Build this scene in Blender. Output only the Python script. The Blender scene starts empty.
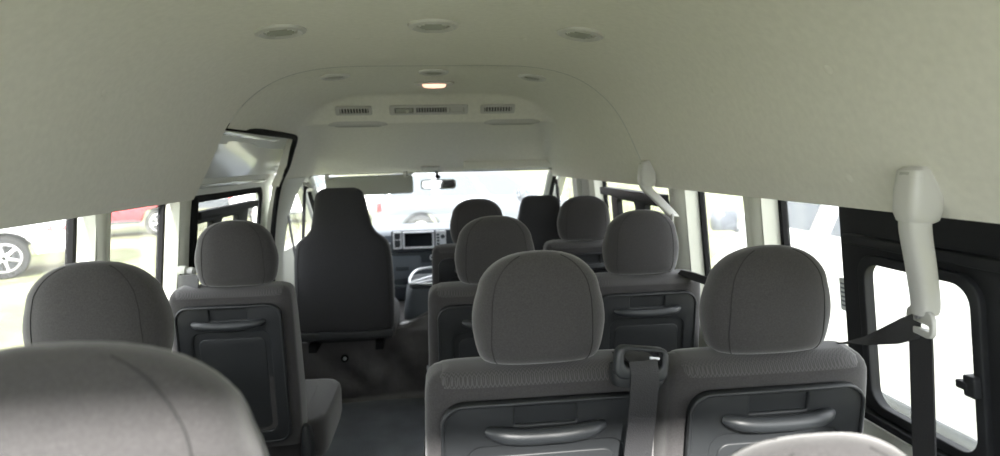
import bpy, bmesh, math, random
from mathutils import Vector, Matrix
random.seed(4)
PI = math.pi
scene = bpy.context.scene
COL = scene.collection

# ---------------------------------------------------------------- camera, sky, sun, exposure
yaw, roll, pitch = math.radians(6.3), math.radians(1.3), math.radians(-3.0)
fw = Vector((math.sin(yaw)*math.cos(pitch), math.cos(yaw)*math.cos(pitch), math.sin(pitch)))
rt = Vector((math.cos(yaw), -math.sin(yaw), 0)); up = rt.cross(fw)
c_, s_ = math.cos(-roll), math.sin(-roll)
rt, up = c_*rt + s_*up, -s_*rt + c_*up
cd = bpy.data.cameras.new('camera'); cam = bpy.data.objects.new('camera', cd); COL.objects.link(cam)
m = Matrix((rt, up, -fw)).transposed().to_4x4(); m.translation = Vector((0, 0, 1.30)); cam.matrix_world = m
cd.sensor_width = 36; cd.lens = 21.6; cd.shift_y = -0.03507; cd.clip_start = 0.02; cd.clip_end = 300
cd.dof.use_dof = True; cd.dof.focus_distance = 1.35; cd.dof.aperture_fstop = 3.4
scene.camera = cam
world = bpy.data.worlds.new('sky'); scene.world = world; world.use_nodes = True
wn = world.node_tree.nodes; wl = world.node_tree.links
bg = wn['Background']; bg.inputs[0].default_value = (0.93, 0.97, 1.0, 1); bg.inputs[1].default_value = 1.85
sd = bpy.data.lights.new('sun', 'SUN'); sd.energy = 8.0; sd.angle = math.radians(2.5); sd.color = (1, .97, .92)
so = bpy.data.objects.new('sun', sd); COL.objects.link(so)
so.rotation_euler = Vector((0.07, 0.86, -0.492)).to_track_quat('-Z', 'Y').to_euler()
scene.view_settings.view_transform = 'Standard'; scene.view_settings.look = 'None'
scene.view_settings.gamma = 1; scene.view_settings.exposure = 1.68; scene.view_settings.use_curve_mapping = False
scene.cycles.max_bounces = 14; scene.cycles.diffuse_bounces = 8; scene.cycles.transparent_max_bounces = 24
scene.cycles.sample_clamp_indirect = 8
scene.cycles.use_denoising = True

# ---------------------------------------------------------------- materials
def mat(name, col, rough=.6, metal=0, spec=.5, noise=None, bump=None, sheen=0, coat=0, emit=None):
    m = bpy.data.materials.new(name); m.use_nodes = True
    nt = m.node_tree; b = nt.nodes['Principled BSDF']
    b.inputs['Base Color'].default_value = (*col, 1); b.inputs['Roughness'].default_value = rough
    b.inputs['Metallic'].default_value = metal; b.inputs['Specular IOR Level'].default_value = spec
    if sheen: b.inputs['Sheen Weight'].default_value = sheen; b.inputs['Sheen Roughness'].default_value = .5
    if coat: b.inputs['Coat Weight'].default_value = coat
    if emit: b.inputs['Emission Color'].default_value = (*emit[0], 1); b.inputs['Emission Strength'].default_value = emit[1]
    tc = nt.nodes.new('ShaderNodeTexCoord')
    if noise:   # (scale, colour variation)
        n = nt.nodes.new('ShaderNodeTexNoise'); n.inputs['Scale'].default_value = noise[0]; n.inputs['Detail'].default_value = 5
        nt.links.new(tc.outputs['Object'], n.inputs['Vector'])
        r = nt.nodes.new('ShaderNodeValToRGB')
        r.color_ramp.elements[0].position = .3; r.color_ramp.elements[1].position = .7
        r.color_ramp.elements[0].color = (*[c*(1-noise[1]) for c in col], 1)
        r.color_ramp.elements[1].color = (*[min(1, c*(1+noise[1])) for c in col], 1)
        nt.links.new(n.outputs['Fac'], r.inputs[0]); nt.links.new(r.outputs[0], b.inputs['Base Color'])
    if bump:    # (kind, scale, strength, distance)
        if bump[0] == 'noise':
            t = nt.nodes.new('ShaderNodeTexNoise'); t.inputs['Scale'].default_value = bump[1]; t.inputs['Detail'].default_value = 4
            out = t.outputs['Fac']
        elif bump[0] == 'voronoi':
            t = nt.nodes.new('ShaderNodeTexVoronoi'); t.inputs['Scale'].default_value = bump[1]; out = t.outputs['Distance']
        else:
            t = nt.nodes.new('ShaderNodeTexWave'); t.inputs['Scale'].default_value = bump[1]; t.wave_type = 'BANDS'
            t.bands_direction = bump[0][-1].upper(); t.inputs['Distortion'].default_value = .3; out = t.outputs['Fac']
        nt.links.new(tc.outputs['Object'], t.inputs['Vector'])
        bp = nt.nodes.new('ShaderNodeBump'); bp.inputs['Strength'].default_value = bump[2]; bp.inputs['Distance'].default_value = bump[3]
        nt.links.new(out, bp.inputs['Height']); nt.links.new(bp.outputs[0], b.inputs['Normal'])
    return m

def herringbone(name, col):
    """woven fabric with small chevrons of two greys"""
    m = mat(name, col, .85, sheen=.3); nt = m.node_tree; b = nt.nodes['Principled BSDF']
    tc = nt.nodes.new('ShaderNodeTexCoord'); sp = nt.nodes.new('ShaderNodeSeparateXYZ'); nt.links.new(tc.outputs['Object'], sp.inputs[0])
    def mth(op, a, bb=None):
        n = nt.nodes.new('ShaderNodeMath'); n.operation = op
        for i, v in enumerate((a, bb)):
            if v is None: continue
            if isinstance(v, (int, float)): n.inputs[i].default_value = v
            else: nt.links.new(v, n.inputs[i])
        return n.outputs[0]
    zig = mth('PINGPONG', sp.outputs['X'], .004)
    yz = mth('SUBTRACT', sp.outputs['Z'], sp.outputs['Y'])
    st = mth('PINGPONG', mth('ADD', yz, zig), .0022)
    f = mth('GREATER_THAN', st, .0011)
    mx = nt.nodes.new('ShaderNodeMix'); mx.data_type = 'RGBA'
    mx.inputs['A'].default_value = (*[c*.70 for c in col], 1); mx.inputs['B'].default_value = (*[c*1.35 for c in col], 1)
    nt.links.new(f, mx.inputs['Factor']); nt.links.new(mx.outputs['Result'], b.inputs['Base Color'])
    return m

def glass(name, haze, tint=(1, 1, 1)):  # haze mixes translucent white into the pane, imitating washed-out glare
    m = bpy.data.materials.new(name); m.use_nodes = True; nt = m.node_tree; nt.nodes.clear()
    o = nt.nodes.new('ShaderNodeOutputMaterial'); t = nt.nodes.new('ShaderNodeBsdfTransparent'); t.inputs[0].default_value = (*tint, 1)
    d = nt.nodes.new('ShaderNodeBsdfTranslucent'); d.inputs[0].default_value = (.95, .96, .96, 1)
    g = nt.nodes.new('ShaderNodeBsdfGlossy'); g.inputs['Roughness'].default_value = .03
    x = nt.nodes.new('ShaderNodeMixShader'); x.inputs[0].default_value = haze
    y = nt.nodes.new('ShaderNodeMixShader'); lw = nt.nodes.new('ShaderNodeLayerWeight'); lw.inputs[0].default_value = .5
    pw = nt.nodes.new('ShaderNodeMath'); pw.operation = 'POWER'; pw.inputs[1].default_value = 4; nt.links.new(lw.outputs['Facing'], pw.inputs[0])
    fr = nt.nodes.new('ShaderNodeMath'); fr.operation = 'MULTIPLY_ADD'; fr.inputs[1].default_value = .45; fr.inputs[2].default_value = .03; nt.links.new(pw.outputs[0], fr.inputs[0])
    nt.links.new(t.outputs[0], x.inputs[1]); nt.links.new(d.outputs[0], x.inputs[2])
    nt.links.new(fr.outputs[0], y.inputs[0]); nt.links.new(x.outputs[0], y.inputs[1]); nt.links.new(g.outputs[0], y.inputs[2])
    nt.links.new(y.outputs[0], o.inputs[0]); return m

M = dict(
    liner=mat('roof_lining_felt', (.75, .74, .68), .95, spec=.1, noise=(70, .035), bump=('noise', 300, .15, .001)),
    linerf=mat('front_roof_lining_felt', (.74, .735, .67), .95, spec=.1, noise=(60, .04), bump=('noise', 260, .15, .002)),
    cream=mat('cream_trim_plastic', (.60, .61, .545), .55, bump=('noise', 300, .06, .001)),
    greytrim=mat('grey_trim_plastic', (.34, .35, .32), .6),
    beige=mat('light_grey_plastic', (.52, .52, .50), .40),
    paint=mat('white_body_paint', (.78, .80, .77), .22, coat=.6),
    doorpaint=mat('door_inner_paint', (.74, .76, .72), .45),
    paintgrey=mat('door_recess_grey', (.40, .42, .38), .4),
    black=mat('black_rubber', (.010, .010, .011), .8, spec=.15),
    frame=mat('black_window_frame', (.014, .015, .017), .6, spec=.3),
    fabric=mat('seat_fabric', (.044, .042, .043), .9, spec=.2, sheen=.35, noise=(350, .18), bump=('noise', 700, .35, .001)),
    fabric_front=mat('front_seat_fabric', (.040, .040, .043), .9, spec=.2, sheen=.25, noise=(350, .15), bump=('noise', 700, .3, .001)),
    weave=herringbone('seat_weave', (.048, .046, .047)),
    seam=mat('seam_thread', (.02, .02, .02), .9),
    plastic=mat('seat_panel_plastic', (.020, .022, .024), .50, bump=('noise', 900, .12, .0006)),
    plastic2=mat('seat_recess_plastic', (.019, .021, .023), .5, bump=('noise', 900, .15, .0006)),
    handle=mat('grab_handle_plastic', (.026, .029, .032), .40),
    metal=mat('brushed_steel', (.55, .56, .58), .3, metal=1),
    silver=mat('silver_trim', (.70, .72, .76), .35, metal=.6),
    belt=None,
    vinyl=mat('floor_vinyl', (.15, .162, .18), .26, coat=.4, noise=(8, .12), bump=('wavex', 38, .25, .002)),
    vinyl2=mat('riser_vinyl', (.08, .076, .078), .36, noise=(9, .2), bump=('noise', 30, .35, .006)),
    dash=mat('dashboard_plastic', (.085, .10, .12), .55, bump=('noise', 500, .1, .001)),
    dashlow=mat('lower_dashboard_plastic', (.030, .038, .046), .55),
    screen=mat('black_screen', (.006, .008, .010), .12),
    visor=mat('sun_visor_vinyl', (.40, .41, .365), .8, bump=('noise', 300, .1, .001)),
    mirror=mat('mirror_glass', (.85, .87, .88), .03, metal=1),
    ventdark=mat('vent_dark', (.03, .03, .03), .6),
    lens=mat('frosted_lamp_lens', (.62, .63, .60), .3),
    warm=mat('lit_lamp_lens', (1, .85, .75), .4, emit=((1, .50, .36), .55)),
    glass=glass('glare_veil_side_glass', .03), windscreen=glass('glare_veil_windscreen_glass', .05), clear=glass('clear_glass', .01),
    white_car=mat('white_car_paint', (.62, .62, .62), .3, coat=.5),
    red_car=mat('red_car_paint', (.50, .03, .04), .3, coat=.5),
    silver_car=mat('silver_car_paint', (.075, .085, .10), .3, metal=.2, coat=.5),
    carglass=mat('dark_car_glass', (.05, .06, .07), .08),
    tyre=mat('tyre_rubber', (.018, .018, .018), .9, spec=.2), rim=mat('alloy_rim', (.6, .6, .6), .35, metal=.7),
    carplastic=mat('car_plastic', (.04, .045, .05), .6),
    redlens=mat('red_tail_lens', (.55, .01, .01), .2), clearlens=mat('headlamp_lens', (.8, .82, .85), .1),
    redink=mat('red_decal', (.6, .03, .04), .5),
    sticker=mat('white_sticker', (.72, .75, .76), .5), ink=mat('grey_print', (.25, .27, .3), .6),
)
bm_ = mat('belt_webbing', (.022, .022, .024), .65, bump=('voronoi', 420, .5, .001)); M['belt'] = bm_
def grass_mat():
    m = mat('dry_grass', (.30, .31, .16), .95, spec=.1); nt = m.node_tree; b = nt.nodes['Principled BSDF']
    tc = nt.nodes.new('ShaderNodeTexCoord'); n = nt.nodes.new('ShaderNodeTexNoise'); n.inputs['Scale'].default_value = .5; n.inputs['Detail'].default_value = 12
    n.inputs['Roughness'].default_value = .75
    r = nt.nodes.new('ShaderNodeValToRGB'); e = r.color_ramp.elements
    e[0].position = .35; e[0].color = (.11, .135, .06, 1); e[1].position = .62; e[1].color = (.21, .20, .13, 1)
    nt.links.new(tc.outputs['Object'], n.inputs['Vector']); nt.links.new(n.outputs['Fac'], r.inputs[0]); nt.links.new(r.outputs[0], b.inputs['Base Color'])
    return m
M['grass'] = grass_mat()

# ---------------------------------------------------------------- helpers
def link(name, bm, material, parent=None, smooth=True, loc=None, rot=None, kind=None):
    bmesh.ops.recalc_face_normals(bm, faces=bm.faces)
    me = bpy.data.meshes.new(name); bm.to_mesh(me); bm.free()
    o = bpy.data.objects.new(name, me); COL.objects.link(o)
    me.materials.append(M[material] if isinstance(material, str) else material)
    if smooth:
        for p in me.polygons: p.use_smooth = True
        try: me.set_sharp_from_angle(angle=math.radians(38))
        except Exception: pass
    if parent: o.parent = parent
    if loc is not None: o.location = loc
    if rot is not None: o.rotation_euler = rot
    if kind: o['kind'] = kind
    return o
def thing(name, label, cat, loc=(0, 0, 0), rot=(0, 0, 0), group=None):
    o = bpy.data.objects.new(name, None); COL.objects.link(o); o.empty_display_size = .1
    o.location = loc; o.rotation_euler = rot; o['label'] = label; o['category'] = cat
    if group: o['group'] = group
    return o
def tag(o, label, cat, group=None):
    o['label'] = label; o['category'] = cat
    if group: o['group'] = group
    return o
def structure(name, loc=(0, 0, 0)):
    o = bpy.data.objects.new(name, None); COL.objects.link(o); o.location = loc; o['kind'] = 'structure'; return o

def box(x0, x1, y0, y1, z0, z1, bev=0, seg=2, bm=None):
    b = bmesh.new()
    vs = bmesh.ops.create_cube(b, size=1)['verts']
    for v in vs: v.co = Vector(((x0+x1)/2 + v.co.x*(x1-x0), (y0+y1)/2 + v.co.y*(y1-y0), (z0+z1)/2 + v.co.z*(z1-z0)))
    if bev: bmesh.ops.bevel(b, geom=b.edges[:], offset=bev, segments=seg, affect='EDGES', profile=.5)
    return join(bm, b)
def join(bm, b):
    if bm is None: return b
    me = bpy.data.meshes.new('t'); b.to_mesh(me); b.free(); bm.from_mesh(me); bpy.data.meshes.remove(me); return bm
def loft(rings, closed=True, caps=True, bm=None):
    b = bm or bmesh.new(); R = [[b.verts.new(p) for p in r] for r in rings]; n = len(rings[0])
    for i in range(len(R)-1):
        for j in range(n if closed else n-1):
            k = (j+1) % n
            b.faces.new((R[i][j], R[i][k], R[i+1][k], R[i+1][j]))
    if caps and closed: b.faces.new(R[0][::-1]); b.faces.new(R[-1])
    return b
def pillow(secs, N=48, bm=None):
    """stack of superellipse sections: (z, yc, half width, half depth, exponent)"""
    rings = []
    for z, yc, w, d, n in secs:
        r = []
        for i in range(N):
            a = 2*PI*i/N; ca, sa = math.cos(a), math.sin(a)
            r.append((w*math.copysign(abs(ca)**(2/n), ca), yc + d*math.copysign(abs(sa)**(2/n), sa), z))
        rings.append(r)
    return loft(rings, bm=bm)
def tube(pts, rad, n=10, bm=None, flat=1.0, caps=True):
    """sweep a round (or oval) section along points; rad may be a list"""
    P = [Vector(p) for p in pts]; rings = []; prev = None
    for i, p in enumerate(P):
        t = (P[min(i+1, len(P)-1)] - P[max(i-1, 0)]).normalized()
        ref = Vector((0, 0, 1)) if abs(t.z) < .9 else Vector((0, 1, 0))
        u = t.cross(ref).normalized() if prev is None else (prev - t*prev.dot(t)).normalized()
        prev = u; v = t.cross(u).normalized(); r = rad[i] if isinstance(rad, (list, tuple)) else rad
        rings.append([p + u*math.cos(2*PI*k/n)*r + v*math.sin(2*PI*k/n)*r*flat for k in range(n)])
    return loft(rings, caps=caps, bm=bm)
def spline(pts, n=8):
    P = [Vector(p) for p in pts]; out = []
    for i in range(len(P)-1):
        a, b, c, d = P[max(i-1, 0)], P[i], P[i+1], P[min(i+2, len(P)-1)]
        for k in range(n):
            t = k/n; out.append(.5*((2*b) + (c-a)*t + (2*a-5*b+4*c-d)*t*t + (3*b-a-3*c+d)*t**3))
    out.append(P[-1]); return out
def ribbon(pts, wdir, width, th=.0016, bm=None):
    P = [Vector(p) for p in pts]; rings = []
    for i, p in enumerate(P):
        w = Vector(wdir[i] if isinstance(wdir[0], (tuple, list, Vector)) else wdir).normalized()*width/2
        t = (P[min(i+1, len(P)-1)] - P[max(i-1, 0)]).normalized(); nn = t.cross(w).normalized()*th
        rings.append([p-w-nn, p+w-nn, p+w+nn, p-w+nn])
    return loft(rings, bm=bm)
def rrect(x0, x1, z0, z1, r, n=6):
    out = []
    for cx, cz, a0 in ((x1-r, z1-r, 0), (x0+r, z1-r, 90), (x0+r, z0+r, 180), (x1-r, z0+r, 270)):
        for k in range(n+1):
            a = math.radians(a0 + 90*k/n); out.append((cx + r*math.cos(a), cz + r*math.sin(a)))
    return out
def ellipse(cx, cz, a, b, n=32): return [(cx+a*math.cos(2*PI*i/n), cz+b*math.sin(2*PI*i/n)) for i in range(n)]
def plate(outer, holes=(), thick=.01, bev=0, fn=None, bm=None):
    """plate in the xz plane, back at y=0, front at y=-thick; fn maps the points"""
    b = bmesh.new(); edges = []
    for loop in (outer, *holes):
        vs = [b.verts.new((x, 0, z)) for x, z in loop]
        edges += [b.edges.new((vs[i], vs[(i+1) % len(vs)])) for i in range(len(vs))]
    bmesh.ops.triangle_fill(b, edges=edges, use_beauty=True, use_dissolve=False)
    fs = b.faces[:]
    r = bmesh.ops.extrude_face_region(b, geom=fs)
    nv = [e for e in r['geom'] if isinstance(e, bmesh.types.BMVert)]
    for v in nv: v.co.y = -thick
    nf = set(e for e in r['geom'] if isinstance(e, bmesh.types.BMFace))
    bmesh.ops.recalc_face_normals(b, faces=b.faces[:])
    if bev:
        es = [e for e in b.edges if len(e.link_faces) == 2 and sum(f in nf for f in e.link_faces) == 1]
        bmesh.ops.bevel(b, geom=es, offset=bev, segments=3, affect='EDGES', profile=.5)
    if fn:
        for v in b.verts: v.co = Vector(fn(v.co.x, v.co.y, v.co.z))
    return join(bm, b)
def lathe(prof, n=32, bm=None, axis='z', c=(0, 0, 0)):
    rings = []
    for r, h in prof:
        ring = []
        for i in range(n):
            a = 2*PI*i/n; x, y = r*math.cos(a), r*math.sin(a)
            ring.append({'z': (c[0]+x, c[1]+y, c[2]+h), 'y': (c[0]+x, c[1]+h, c[2]+y), 'x': (c[0]+h, c[1]+x, c[2]+y)}[axis])
        rings.append(ring)
    return loft(rings, bm=bm)
def sm(t): t = max(0, min(1, t)); return t*t*(3-2*t)
def lerp(a, b, t): return a+(b-a)*t
def interp(x, tab):
    if x <= tab[0][0]: return tab[0][1]
    for (a, u), (b, v) in zip(tab, tab[1:]):
        if x <= b: return lerp(u, v, (x-a)/(b-a))
    return tab[-1][1]

# ================================================================= SETTING: roof lining
HALF = [(0, 1.63), (.12, 1.63), (.24, 1.6295), (.34, 1.6245), (.42, 1.612), (.49, 1.591), (.55, 1.56), (.60, 1.521),
        (.64, 1.478), (.675, 1.424), (.705, 1.362), (.735, 1.295), (.76, 1.245), (.780, 1.207)]
RIGHT = [Vector((x, 0, z)) for x, z in HALF]
hs = spline([(x, 0, z) for x, z in HALF], 4)
def section(y, left_end=1.207, right_end=1.207, drop=9, off=0, lip=True):
    """roof profile from the left edge to the right edge at depth y"""
    half = [(p.x, p.z) for p in hs]
    def cut(end):
        o = [(x, z) for x, z in half if z > end]
        if len(o) < len(half):
            x0, z0 = o[-1]; x1, z1 = half[len(o)]; t = (z0-end)/(z0-z1); o.append((lerp(x0, x1, t), end))
        return o
    def resample(o, n=44):
        L = [0]
        for a, b in zip(o, o[1:]): L.append(L[-1]+math.hypot(b[0]-a[0], b[1]-a[1]))
        res = []
        for k in range(n+1):
            s = L[-1]*k/n; j = 0
            while j < len(L)-2 and L[j+1] < s: j += 1
            t = (s-L[j])/(L[j+1]-L[j]); res.append((lerp(o[j][0], o[j+1][0], t), lerp(o[j][1], o[j+1][1], t)))
        return res
    l = resample(cut(left_end)); r = resample(cut(right_end))
    pts = [(-x, z) for x, z in l[::-1]] + r[1:]
    out = []
    for x, z in pts:
        k = .045 if drop < 1.6 else .012; h = max(0, min(1, .5+.5*(drop-z)/k)); z2 = lerp(drop, z, h) - k*h*(1-h)
        s = 1+off/.8
        out.append((x*s, y, z2+off))
    if lip:
        a, b = out[0], out[-1]
        out = [(a[0]-.045, y, a[2]-.004), (a[0]-.006, y, a[2]-.010)] + out + [(b[0]+.006, y, b[2]-.010), (b[0]+.045, y, b[2]-.004)]
    return out
ys = [-.32 + i*(2.388)/26 for i in range(27)]
link('ceiling', loft([section(y) for y in ys], closed=False), 'liner', kind='structure')
def dropf(y): return interp(y, [(2.80, 1.70), (2.90, 1.638), (2.93, 1.612), (2.95, 1.592), (3.00, 1.530), (3.018, 1.512), (3.03, 1.500), (3.045, 1.497), (3.06, 1.503), (3.08, 1.506), (3.2, 1.490), (3.5, 1.412), (3.7, 1.345), (3.80, 1.305), (3.88, 1.268), (3.9, 1.243)])
def leftend(y): return interp(y, [(2.07, 1.44), (3.02, 1.452), (3.06, 1.445), (3.09, 1.42), (3.12, 1.37), (3.15, 1.29), (3.17, 1.207)])
fy = [2.076, 2.3, 2.5, 2.7, 2.8, 2.84, 2.87, 2.9, 2.92, 2.94, 2.96, 2.98, 3.0, 3.01, 3.022, 3.03, 3.038, 3.045, 3.052, 3.06, 3.07, 3.08, 3.09, 3.105, 3.12, 3.135, 3.15, 3.16, 3.17, 3.2, 3.3, 3.4, 3.5, 3.6, 3.7, 3.8, 3.85, 3.88, 3.9]
front = [section(y, leftend(y), 1.207, dropf(y)) for y in fy]
fr = link('ceiling', loft(front, closed=False), 'linerf', kind='structure')
# outer roof skin
oy = [-.34, 0, 1, 2, 3.1, 3.5, 3.94]
oz = [1, 1, 1, 1, 1, .985, .9]
rs = []
for y, k in zip(oy, oz):
    s = section(y, 1.207, 1.207, 1.64 if y < 3.2 else (1.52 if y < 3.6 else 1.30), off=.055, lip=False)
    rs.append(s)
link('roof', loft(rs, closed=False), 'paint', kind='structure')

# ================================================================= SETTING: side walls, windows
def wx(z): return interp(z, [(-.7, .93), (.5, .895), (.80, .875), (1.20, .842), (1.34, .82)])
def side(s):      # maps plate coords (y along, depth, z) to the side wall; front of plate faces the cabin
    return lambda a, d, z: (s*(wx(z)+d), a, z)
def grid_cut(bm, z0, z1):   # horizontal cuts so the plate can follow the wall's lean
    for zz in (.5, .8, 1.0, 1.2):
        if z0 < zz < z1: bmesh.ops.bisect_plane(bm, geom=bm.verts[:]+bm.edges[:]+bm.faces[:], plane_co=(0, 0, zz), plane_no=(0, 0, 1))
def wall_plate(s, outer, holes, th, off=0, bev=0):
    b = plate(outer, holes, th, bev); zs = [z for _, z in outer]; grid_cut(b, min(zs), max(zs))
    f = side(s)
    for v in b.verts: v.co = Vector(f(v.co.x, v.co.y+off, v.co.z))
    return b
def win_loop(y0, y1, z0, z1, r=.05): return rrect(y0, y1, z0, z1, r)

R1 = (-.05, 1.470, .745, 1.30); R2 = (1.560, 1.945, .745, 1.30); R3 = (2.085, 3.10, .745, 1.30)
L1 = (.35, 1.605, .76, 1.30); L2 = (1.675, 2.105, .76, 1.30)
wr = link('wall_right', wall_plate(1, [(-.33, -.02), (3.25, -.02), (3.25, 1.34), (-.33, 1.34)], [win_loop(*R1), win_loop(*R2), win_loop(*R3)], .05, .05), 'cream', kind='structure')
wlft = link('wall_left', wall_plate(-1, [(-.33, -.02), (2.19, -.02), (2.19, 1.34), (-.33, 1.34)], [win_loop(*L1), win_loop(*L2)], .05, .05), 'cream', kind='structure')
def window(n, s, r, seal=.014):
    w = structure('window_%d' % n)
    y0, y1, z0, z1 = r
    link('rubber_seal', wall_plate(s, win_loop(y0-.012, y1+.012, z0-.012, z1+.012, .06), [win_loop(y0+seal, y1-seal, z0+seal, z1-seal, .045)], .018, .064), 'black', w)
    link('pane', wall_plate(s, win_loop(y0, y1, z0, z1, .05), [], .004, .062), 'glass', w)
    return w
w1 = window(1, 1, R1); w2 = window(2, 1, R2); w3 = window(3, 1, R3); w4 = window(4, -1, L1); w5 = window(5, -1, L2)
# black sliding window frame at the right, rear window
link('sliding_frame', wall_plate(1, rrect(-.04, 1.18, .752, 1.300, .02), [rrect(.86, 1.105, .792, 1.086, .035), rrect(.03, .80, .792, 1.086, .03)], .012, .018, .003), 'frame', w1)
link('frame_rail', wall_plate(1, rrect(-.04, 1.148, 1.116, 1.136, .006), [], .030, .014, .004), 'frame', w1)
link('frame_rim', wall_plate(1, rrect(.845, 1.12, .777, 1.101, .045), [rrect(.864, 1.101, .796, 1.082, .035)], .012, .006, .003), 'frame', w1)
link('sill_channel', wall_plate(1, rrect(.0, 1.165, .760, .775, .004), [], .02, .003, .002), 'frame', w1)
lt = link('latch', wall_plate(1, rrect(.850, .872, .902, .938, .004), [], .022, .004, .003), 'frame', w1)
link('latch_grip', wall_plate(1, rrect(.862, .884, .912, .926, .003), [], .01, -.010, .002), 'frame', lt)
# safety sticker on the glass beside that frame
st = link('warning_sticker', wall_plate(1, rrect(1.238, 1.262, .945, 1.020, .004), [], .001, .056), 'sticker')
tag(st, 'small white notice sticker on the right window glass beside the black frame', 'sticker')
for k in range(6): link('printed_line', wall_plate(1, rrect(1.242, 1.258, .955+.01*k, .959+.01*k, .001), [], .0004, .0545), 'ink', st)
# sliding frame in the far right window
link('sliding_frame', wall_plate(1, rrect(2.115, 2.83, .76, 1.138, .02), [rrect(2.16, 2.37, .80, 1.112, .02), rrect(2.49, 2.74, .80, 1.112, .02)], .026, .030, .004), 'frame', w3)
link('frame_rail', wall_plate(1, rrect(2.115, 2.86, 1.130, 1.165, .006), [], .05, .010, .004), 'frame', w3)
# pillar covers with a soft inner bulge
def pillar(s, ya, yb, zt=1.215, zb=.72, material='cream', name='trim_1', bulge=.026):
    rings = []
    for k in range(9):
        z = lerp(zb, zt, k/8); e = .006*(1-k/8) + .012*max(0, (k-6)/2); r = []
        for i in range(13):
            t = i/12; y = lerp(ya-e, yb+e, t); d = -bulge*(1-abs(2*t-1)**3.2) + (.006*math.exp(-((t-.62)/.10)**2))
            r.append((s*(wx(z)+d+.002), y, z))
        r += [(s*(wx(z)+.02), yb+e, z), (s*(wx(z)+.02), ya-e, z)]
        rings.append(r)
    return link(name, loft(rings), material, kind='structure')
pillar(1, 1.480, 1.553, name='trim_1', bulge=.012); pillar(1, 1.955, 2.075, name='trim_2', bulge=.016); pillar(1, 3.11, 3.20, name='trim_3', bulge=.012)
pillar(-1, 1.612, 1.665, name='trim_4', bulge=.012); pillar(-1, 2.115, 2.19, name='trim_5', bulge=.012)
pillar(1, 3.22, 3.58, material='greytrim', name='trim_6', zb=.0)
pillar(1, 3.30, 3.36, material='cream', name='trim_7', zb=.5, bulge=.045)

# ---- left sliding door behind the lining
def dx(z): return interp(z, [(-.1, .905), (.75, .885), (1.0, .868), (1.19, .845), (1.30, .795), (1.40, .735), (1.47, .685), (1.52, .65)])
def dplate(outer, holes, th, off, bev=0):
    b = plate(outer, holes, th, bev)
    for zz in (.75, 1.0, 1.19, 1.25, 1.3, 1.35, 1.4, 1.44, 1.48): bmesh.ops.bisect_plane(b, geom=b.verts[:]+b.edges[:]+b.faces[:], plane_co=(0, 0, zz), plane_no=(0, 0, 1))
    for v in b.verts: v.co = Vector((-(dx(v.co.z)+v.co.y+off), v.co.x, v.co.z))
    return b
door = structure('door_1')
eye = [(2.55+.42*math.cos(a)*(1 if math.cos(a) > 0 else .6), 1.325+.075*math.sin(a)) for a in [2*PI*i/28 for i in range(28)]]
eye = [(2.36, 1.265), (2.95, 1.262), (2.93, 1.30), (2.86, 1.345), (2.76, 1.385), (2.64, 1.40), (2.40, 1.40), (2.36, 1.38)]
eye = [(p.x, p.z) for p in spline([(a, 0, b) for a, b in eye+[eye[0]]], 4)[:-1]]
link('door_panel', dplate([(2.18, -.02), (3.40, -.02), (3.38, .95), (3.33, 1.25), (3.20, 1.42), (3.14, 1.52), (2.0, 1.52), (2.0, 1.25), (2.18, 1.2)],
     [rrect(2.25, 3.17, .76, 1.185, .05), eye], .03, .055, .004), 'doorpaint', door)
link('inner_skin', dplate([(2.0, 1.2), (3.28, 1.2), (3.10, 1.53), (2.0, 1.53)], [], .004, .075), 'paintgrey', door)  # back of the door recess, darker grey than the panel
rb = plate([(0, 0), (1, 0), (1, .02), (0, .02)]); rb.free()
link('pressed_rib', dplate(rrect(2.05, 3.12, 1.225, 1.240, .006), [], .008, .022, .003), 'paint', door)
link('pressed_rib', dplate(rrect(2.05, 2.98, 1.418, 1.430, .005), [], .008, .022, .003), 'paint', door)
link('rubber_seal', dplate(rrect(2.235, 3.185, .745, 1.20, .06), [rrect(2.262, 3.158, .77, 1.172, .045)], .014, .035, .003), 'black', door)
link('pane', dplate(rrect(2.25, 3.17, .76, 1.185, .05), [], .004, .05), 'glass', door)
link('sliding_frame', dplate(rrect(2.262, 2.94, .77, 1.125, .02), [rrect(2.30, 2.49, .80, 1.092, .015), rrect(2.585, 2.80, .80, 1.092, .02)], .024, .040, .003), 'frame', door)
link('frame_rail', dplate(rrect(2.262, 2.98, 1.112, 1.142, .006), [], .040, .022, .004), 'frame', door)
seal = spline([(-.70, 2.11, 1.44), (-.662, 2.5, 1.437), (-.660, 2.95, 1.440), (-.672, 3.06, 1.430), (-.70, 3.115, 1.38), (-.735, 3.155, 1.30), (-.79, 3.185, 1.19), (-.835, 3.23, 1.0), (-.86, 3.27, .8), (-.875, 3.29, .3), (-.875, 3.29, 0)], 6)
link('trim_8', tube(seal, .013, 10), 'black', kind='structure')
link('trim_9', tube([(-.835, 2.205, 1.20), (-.85, 2.20, 1.0), (-.868, 2.19, .7), (-.875, 2.19, 0)], .016, 10), 'black', kind='structure')
# left B pillar between sliding door and front door
rings = []
for k in range(13):
    t = k/12; z = lerp(0, 1.235, t); ya = interp(z, [(0, 3.30), (.8, 3.285), (1.0, 3.245), (1.19, 3.19), (1.24, 3.165)])
    yb = interp(z, [(0, 3.50), (.7, 3.49), (.9, 3.47), (1.0, 3.49), (1.1, 3.53), (1.17, 3.60), (1.235, 3.72)])
    x0 = interp(z, [(0, .86), (.8, .85), (1.0, .825), (1.19, .775), (1.24, .76)])
    rings.append([(-x0-.05, ya, z), (-x0-.005, ya+.004, z), (-x0+.012, ya+.03, z), (-x0+.012, yb-.05, z), (-x0-.004, yb-.012, z), (-x0-.03, yb, z), (-x0-.06, yb, z)])
link('trim_10', loft(rings), 'cream', kind='structure')

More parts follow.
